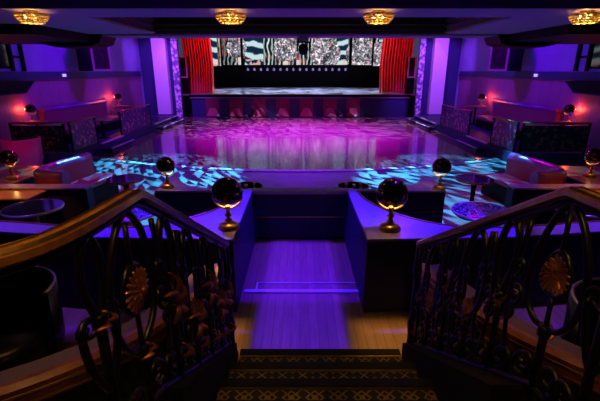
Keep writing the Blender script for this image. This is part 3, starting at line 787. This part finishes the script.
LP = LP+[Vector((-.62+.03*k/12, 1.44+(2.9-1.44)*k/12, zT+(zB-zT)*k/12)) for k in range(13)]
PL = Path(LP)
balustrade('black iron balustrade with gilt rosettes and oak handrail left of the stairs', PL, [qof(PL, y) for y in (1.12, 1.34, 1.68, 1.98, 2.28, 2.56, 2.78)], 1, 1, -1)
RP = catmull([(1.5, .45, zT), (1.25, .72, zT), (1.1, 1.0, zT), (1.06, 1.25, zT), (1.05, 1.44, zT)], 8)
RP = RP+[Vector((1.05-.10*k/12, 1.47+(2.9-1.47)*k/12, zT+(zB-zT)*k/12)) for k in range(13)]
PR = Path(RP)
balustrade('black iron balustrade with gilt rosettes and oak handrail right of the stairs', PR, [qof(PR, y) for y in (1.2, 1.46, 1.8, 2.08, 2.36, 2.6, 2.8)], -1, 1, -1)

# ------------------------------------------------------------------ mirror-ball table lamps
LG = 'mirror ball lamps with brass feet'
lamp = thing('mirror_ball_lamp', 'mirror ball lamp on a brass foot on the booth ledge left of the gangway', 'lamp', (-.76, 3.98, .85), 0, LG)
MB().lathe([(0, 0), (.112, 0), (.116, .014), (.104, .026), (.108, .036), (.085, .054), (.05, .066), (.025, .075), (0, .075)], 28).build('base', M['brass'], lamp)
MB().lathe([(.02, .07), (.038, .085), (.038, .098), (.022, .112), (.022, .13), (.042, .148), (.022, .166), (.018, .225), (.028, .235), (.028, .252), (0, .252)], 18).build('stem', M['brass'], lamp)
yk = MB(); yk.tube([(.165*math.sin(a), 0, .395-.172*math.cos(a)) for a in [(-1.3+2.6*k/20) for k in range(21)]], [.004+.012*math.sin(PI*k/20) for k in range(21)], 8); yk.build('yoke', M['brass'], lamp)
prof = [(.162*math.sin(a), .395-.162*math.cos(a)) for a in [math.radians(62)+(PI-math.radians(62))*k/16 for k in range(17)]]
prof[-1] = (0.0005, .557)
sh = MB().lathe(prof, 32).build('shade', M['mosaic'], lamp); md = sh.modifiers.new('thick', 'SOLIDIFY'); md.thickness = .006; md.offset = -1
MB().lathe([(.143, .313), (.147, .316), (.147, .325), (.143, .327)], 32).build('rim', M['brass'], sh)
MB().sphere((0, 0, .35), .035, 12).build('bulb', M['bulb'], lamp)
L_ = [((.95, 3.94, .85), 'mirror ball lamp on a brass foot on the booth ledge right of the gangway'),
      ((-2.13, 6.2, .66), 'smaller looking mirror ball lamp on the further left booth corner by the dance floor'),
      ((2.22, 6.12, .66), 'reddish mirror ball lamp on the further right booth corner by the dance floor'),
      ((-5.0, 6.75, .66), 'mirror ball lamp at the far left edge behind the curved booth sofa'),
      ((5.15, 6.9, .66), 'mirror ball lamp at the far right edge behind the curved booth sofa'),
      ((-7.5, 17.0, 1.051), 'glowing mirror ball lamp on the tan table at the far end of the left seating'),
      ((7.5, 17.0, 1.051), 'glowing mirror ball lamp on the tan table at the far end of the right seating'),
      ((-7.58, 11.5, 1.051), 'glowing mirror ball lamp at the near end of the left raised seating'),
      ((7.58, 11.5, 1.051), 'glowing mirror ball lamp at the near end of the right raised seating')]
locs = [(-.76, 3.98, .85)]
for k, (p, l) in enumerate(L_):
    o = dup(lamp, p, random.uniform(-.3, .3), l); locs.append(p)
    if k: o.scale = (.9,)*3

# ------------------------------------------------------------------ chandeliers
CG = 'crystal chandeliers under the near ceiling beam'
ch = thing('crystal_chandelier', 'amber crystal basket chandelier, far left under the ceiling beam', 'chandelier', (-3.68, 6.0, 3.225), 0, CG)
MB().lathe([(0, 0), (.09, 0), (.09, -.02), (.03, -.03), (.03, -.05), (0, -.05)], 20).build('ceiling_plate', M['darkbrass'], ch)
MB().tube(arc(0, 0, .2, 0, 2*PI*31/32, 31, -.045), .008, 6, closed=True).build('hoop', M['brass'], ch)
sp = MB()
for k in range(6): sp.tube([(0, 0, -.035), (.2*math.cos(k*PI/3), .2*math.sin(k*PI/3), -.045)], .005, 5)
sp.build('spokes', M['brass'], ch)
for r, z, n in ((.205, -.06, 20), (.192, -.09, 18), (.172, -.12, 16), (.14, -.146, 12)):
    # a closed chain of faceted beads
    b = MB(); pts = []; rad = []
    for k in range(n*6):
        a = 2*PI*(k/6+.5*(n % 3))/n; pts.append((r*math.cos(a), r*math.sin(a), z)); rad.append((.002, .0105, .0145, .0155, .0145, .0105)[k % 6])
    b.tube(pts, rad, 7, closed=True)
    b.build('crystal_tier', M['crystal'], ch)
for k in range(5):
    a = 2*PI*k/5+.5; MB().sphere((.1*math.cos(a), .1*math.sin(a), -.075), .015, 10).build('bulb', M['bulb'], ch)
cl = [(-3.68, 6.0, 3.225), (-.95, 6.0, 3.225), (1.08, 6.0, 3.225), (3.93, 6.0, 3.225)]
for p, l in zip(cl[1:], ('left of the middle under the ceiling beam', 'right of the middle under the ceiling beam', 'far right under the ceiling beam')): dup(ch, p, .3, 'amber crystal basket chandelier, '+l)

# ------------------------------------------------------------------ lights
def point(name, loc, e, col, r=.03):
    d = bpy.data.lights.new(name, 'POINT'); d.energy = e; d.color = col; d.shadow_soft_size = r
    o = bpy.data.objects.new(name, d); o.location = loc; C.objects.link(o); return o
def spot(name, loc, tgt, e, col, ang=50, blend=.4, r=.1, gobo=None, mask=None):
    d = bpy.data.lights.new(name, 'SPOT'); d.energy = e; d.color = col; d.spot_size = math.radians(ang); d.spot_blend = blend; d.shadow_soft_size = r
    o = bpy.data.objects.new(name, d); o.location = loc
    o.rotation_euler = (Vector(tgt)-Vector(loc)).to_track_quat('-Z', 'Y').to_euler(); C.objects.link(o)
    if gobo or mask:
        d.use_nodes = True; t = d.node_tree
        class K(N):
            def __init__(s): s.t = t; s.b = None
        k = K(); em = t.nodes['Emission']
        tc = k.n('ShaderNodeTexCoord'); x, y, z = k.sep(tc.outputs['Normal'])[0:3]
        az = k.math('ABSOLUTE', z); px = k.math('DIVIDE', x, az); py = k.math('DIVIDE', y, az)
        val = None
        if gobo:
            s, thr, sd, st = gobo
            # glass gobo of triangular shards, each either clear or blacked out
            wob = k.math('MULTIPLY', k.math('SINE', k.math('MULTIPLY', py, s*.55)), .5)
            a = k.math('ADD', k.math('MULTIPLY', k.math('ADD', px, sd), s), wob)
            b_ = k.math('ADD', k.math('MULTIPLY', py, s*st), k.math('MULTIPLY', a, .37))
            fa, fb = k.math('FRACT', a), k.math('FRACT', b_)
            tri = k.math('GREATER_THAN', k.math('ADD', fa, fb), 1.0)
            wn = k.n('ShaderNodeTexWhiteNoise', noise_dimensions='3D'); k.l(k.comb(k.math('FLOOR', a), k.math('FLOOR', b_), tri), wn.inputs['Vector'])
            g = k.math('GREATER_THAN', wn.outputs['Value'], thr)
            val = k.math('MULTIPLY', g, k.math('MULTIPLY_ADD', k.sep(wn.outputs['Color'])[1], .9, .35))
        if mask:
            mx, my, sft = mask
            f = lambda p, m_: k.math('MINIMUM', 1.0, k.math('MAXIMUM', 0.0, k.math('DIVIDE', k.math('SUBTRACT', m_, k.math('ABSOLUTE', p)), sft)))
            mm = k.math('MULTIPLY', f(px, mx), f(py, my)); val = mm if val is None else k.math('MULTIPLY', val, mm)
        k.l(val, em.inputs['Strength'])
    return o
VIO = (.055, .0006, 1); BLU = (.075, .003, 1); CYA = (.05, .5, .95)
for sx in (-1, 1):
    spot('wall_flood_blue', (sx*3.5, 14.5, 6.5), (sx*7.9, 15.0, 3.1), 420, BLU, 75, .8, .3)
    spot('wall_flood_blue', (sx*3.6, 11.3, 5.6), (sx*7.9, 12.0, 3.0), 200, BLU, 65, .8, .3)
    spot('wall_flood_violet', (sx*2.5, 15, 6.2), (sx*7.9, 14.6, 1.3), 950, (.3, .006, 1), 62, .8, .3)
    spot('pilaster_lamp', (sx*6.2, 17.2, 5.8), (sx*7.0, 20.6, 2.2), 1500, (.3, .05, 1), 46, .6, .15)
    spot('trim_lamp', (sx*5.0, 18.0, 6.0), (sx*6.05, 20.85, 2.0), 900, (.35, .08, 1), 40, .5, .1)  # added spot that brightens the ornate trim, no fixture there
    spot('gobo_front', (sx*3.0, 15.5, 6.8), (sx*4.1, 9.0, 0), 12000, CYA, 36, .3, .01, gobo=(36, .5, 1.7*sx, 1.2))
    spot('gobo_back', (sx*2.5, 17.0, 7.4), (sx*2.4, 18.2, 0), 8000, (.6, .35, 1), 62, .6, .02, gobo=(22, .56, 3.1*sx, 1.25))
    spot('gobo_stage', (sx*2.5, 24.6, 6.8), (sx*2.2, 26.2, 1.2), 9000, (.5, .6, 1), 82, .5, .02, gobo=(9, .42, 5.3*sx, 1.3))
    spot('curtain_lamp', (sx*3.5, 21.8, 5.2), (sx*5.6, 23.5, 2.9), 560, (1, .06, .05), 70, .7, .15)
    spot('beam_uplight', (sx*2.6, 7.4, .9), (sx*2.2, 6.4, 3.2), 34, (.11, .005, 1), 120, .8, .2)  # unseen spots added to lift the purple underside of the near beam
    spot('beam_uplight', (sx*4.2, 9.0, 1.2), (sx*3.7, 7.4, 3.2), 12, (.11, .005, 1), 60, .8, .2)
    spot('booth_top_profile', (sx*1.5, 4.55, 3.15), (sx*1.5, 4.551, 0), 460, VIO, 80, .2, .02, mask=(.37, .40, .03))
    spot('partition_profile', (sx*4.0, 4.1, 3.15), (sx*4.0, 4.101, 0), 260, (.2, .05, 1), 80, .2, .02, mask=(.7, .3, .1))  # extra light put in to brighten the outer partition tops
    spot('booth_wash', (sx*4.4, 9.5, 2.85), (sx*4.6, 7.4, .7), 130, (.6, .004, .7), 80, .7, .1)
    spot('sofa_lamp', (sx*1.6, 9.2, 3.0), (sx*4.4, 7.3, .5), 70, (1, .01, .45), 36, .6, .08)  # unseen magenta fill that brings out the sofa's inner face
    spot('aisle_wash', (sx*2.6, 9.3, 3.0), (sx*2.4, 6.0, .6), 90, (.16, .004, 1), 70, .7, .1)
    spot('counter_lamp', (sx*5.0, 5.0, 3.3), (sx*4.45, 5.8, .65), 170, (1, .34, .02), 32, .6, .05)
spot('chair_lamp', (-5.4, 7.4, 3.0), (-7.1, 10.1, .5), 90, (1, .01, .4), 26, .6, .08)  # added magenta light for the front of the tub chair
spot('dance_wash', (0, 16, 7.6), (0, 16.6, 0), 12000, (.55, .004, 1), 76, .8, .3)
spot('dance_wash_violet', (0, 17.5, 7.6), (0, 15.0, 0), 8500, (.22, .004, 1), 72, .8, .3)
spot('stage_front_lamp', (0, 16.5, 7.0), (0, 22.3, .6), 130, (1, .06, .4), 60, .6, .2)
spot('far_beam_uplight', (0, 11.2, .6), (0, 10.0, 3.17), 20, (.2, .02, 1), 150, .8, .2)  # unseen spot put in to light the far beam from below
spot('gangway_profile', (.0, 4.3, 3.15), (.0, 4.301, 0), 800, VIO, 84, .2, .02, mask=(.155, .41, .03))
spot('gangway_fill', (.0, 4.66, 3.15), (.0, 4.661, 0), 560, VIO, 84, .2, .02, mask=(.34, .265, .03))
for sx in (-1, 1):
    spot('landing_warm', (sx*.84, 3.8, 3.2), (sx*.84, 3.14, 0), 240, (1, .46, .1), 60, .5, .03, mask=(.125, .14, .06))
    spot('ledge_lamp', (sx*2.3, 2.6, 3.3), (sx*1.35, 2.0, .75), 44, (1, .48, .12), 50, .7, .05)  # warm spots added to show up the curved ledges
spot('stair_lamp', (.15, 1.0, 3.3), (.15, 2.7, .2), 9, (1, .62, .2), 40, .7, .1)
spot('rail_lamp', (-1.35, .9, 3.4), (-.74, 1.15, 2.0), 55, (1, .52, .12), 56, .7, .06)  # added warm spots for the handrails, set outside so the iron stays dark
spot('rail_lamp', (1.8, 1.2, 3.4), (1.1, 1.35, 2.0), 55, (1, .52, .12), 50, .7, .06)
spot('rosette_lamp', (-.1, .2, 3.3), (-.66, 1.3, 1.6), 26, (1, .5, .15), 34, .7, .06)  # weak fill added from the camera side for the rosettes
spot('rosette_lamp', (.3, .2, 3.3), (1.05, 1.6, 1.45), 34, (1, .5, .15), 38, .7, .06)
for i, (x, y, z) in enumerate(locs):
    wall = i >= 6
    point('lamp_bulb_light', (x+(.19 if x > 0 else -.19)*wall, y, z+(.36 if wall else .285)), 9 if wall else (2.3 if i < 4 else .9), (1, .1, .02) if wall else (1, .55, .15), .03)
for x, y, z in cl:
    point('chandelier_light', (x, y, z-.1), 5.0, (1, .72, .18), .05)

sn = bpy.context.scene
sn.view_settings.view_transform = 'Standard'; sn.view_settings.look = 'None'
sn.view_settings.exposure = 0; sn.view_settings.gamma = 1; sn.view_settings.use_curve_mapping = False
sn.cycles.use_denoising = True; sn.cycles.max_bounces = 6; sn.cycles.sample_clamp_indirect = 4
sn.cycles.caustics_reflective = False; sn.cycles.caustics_refractive = False
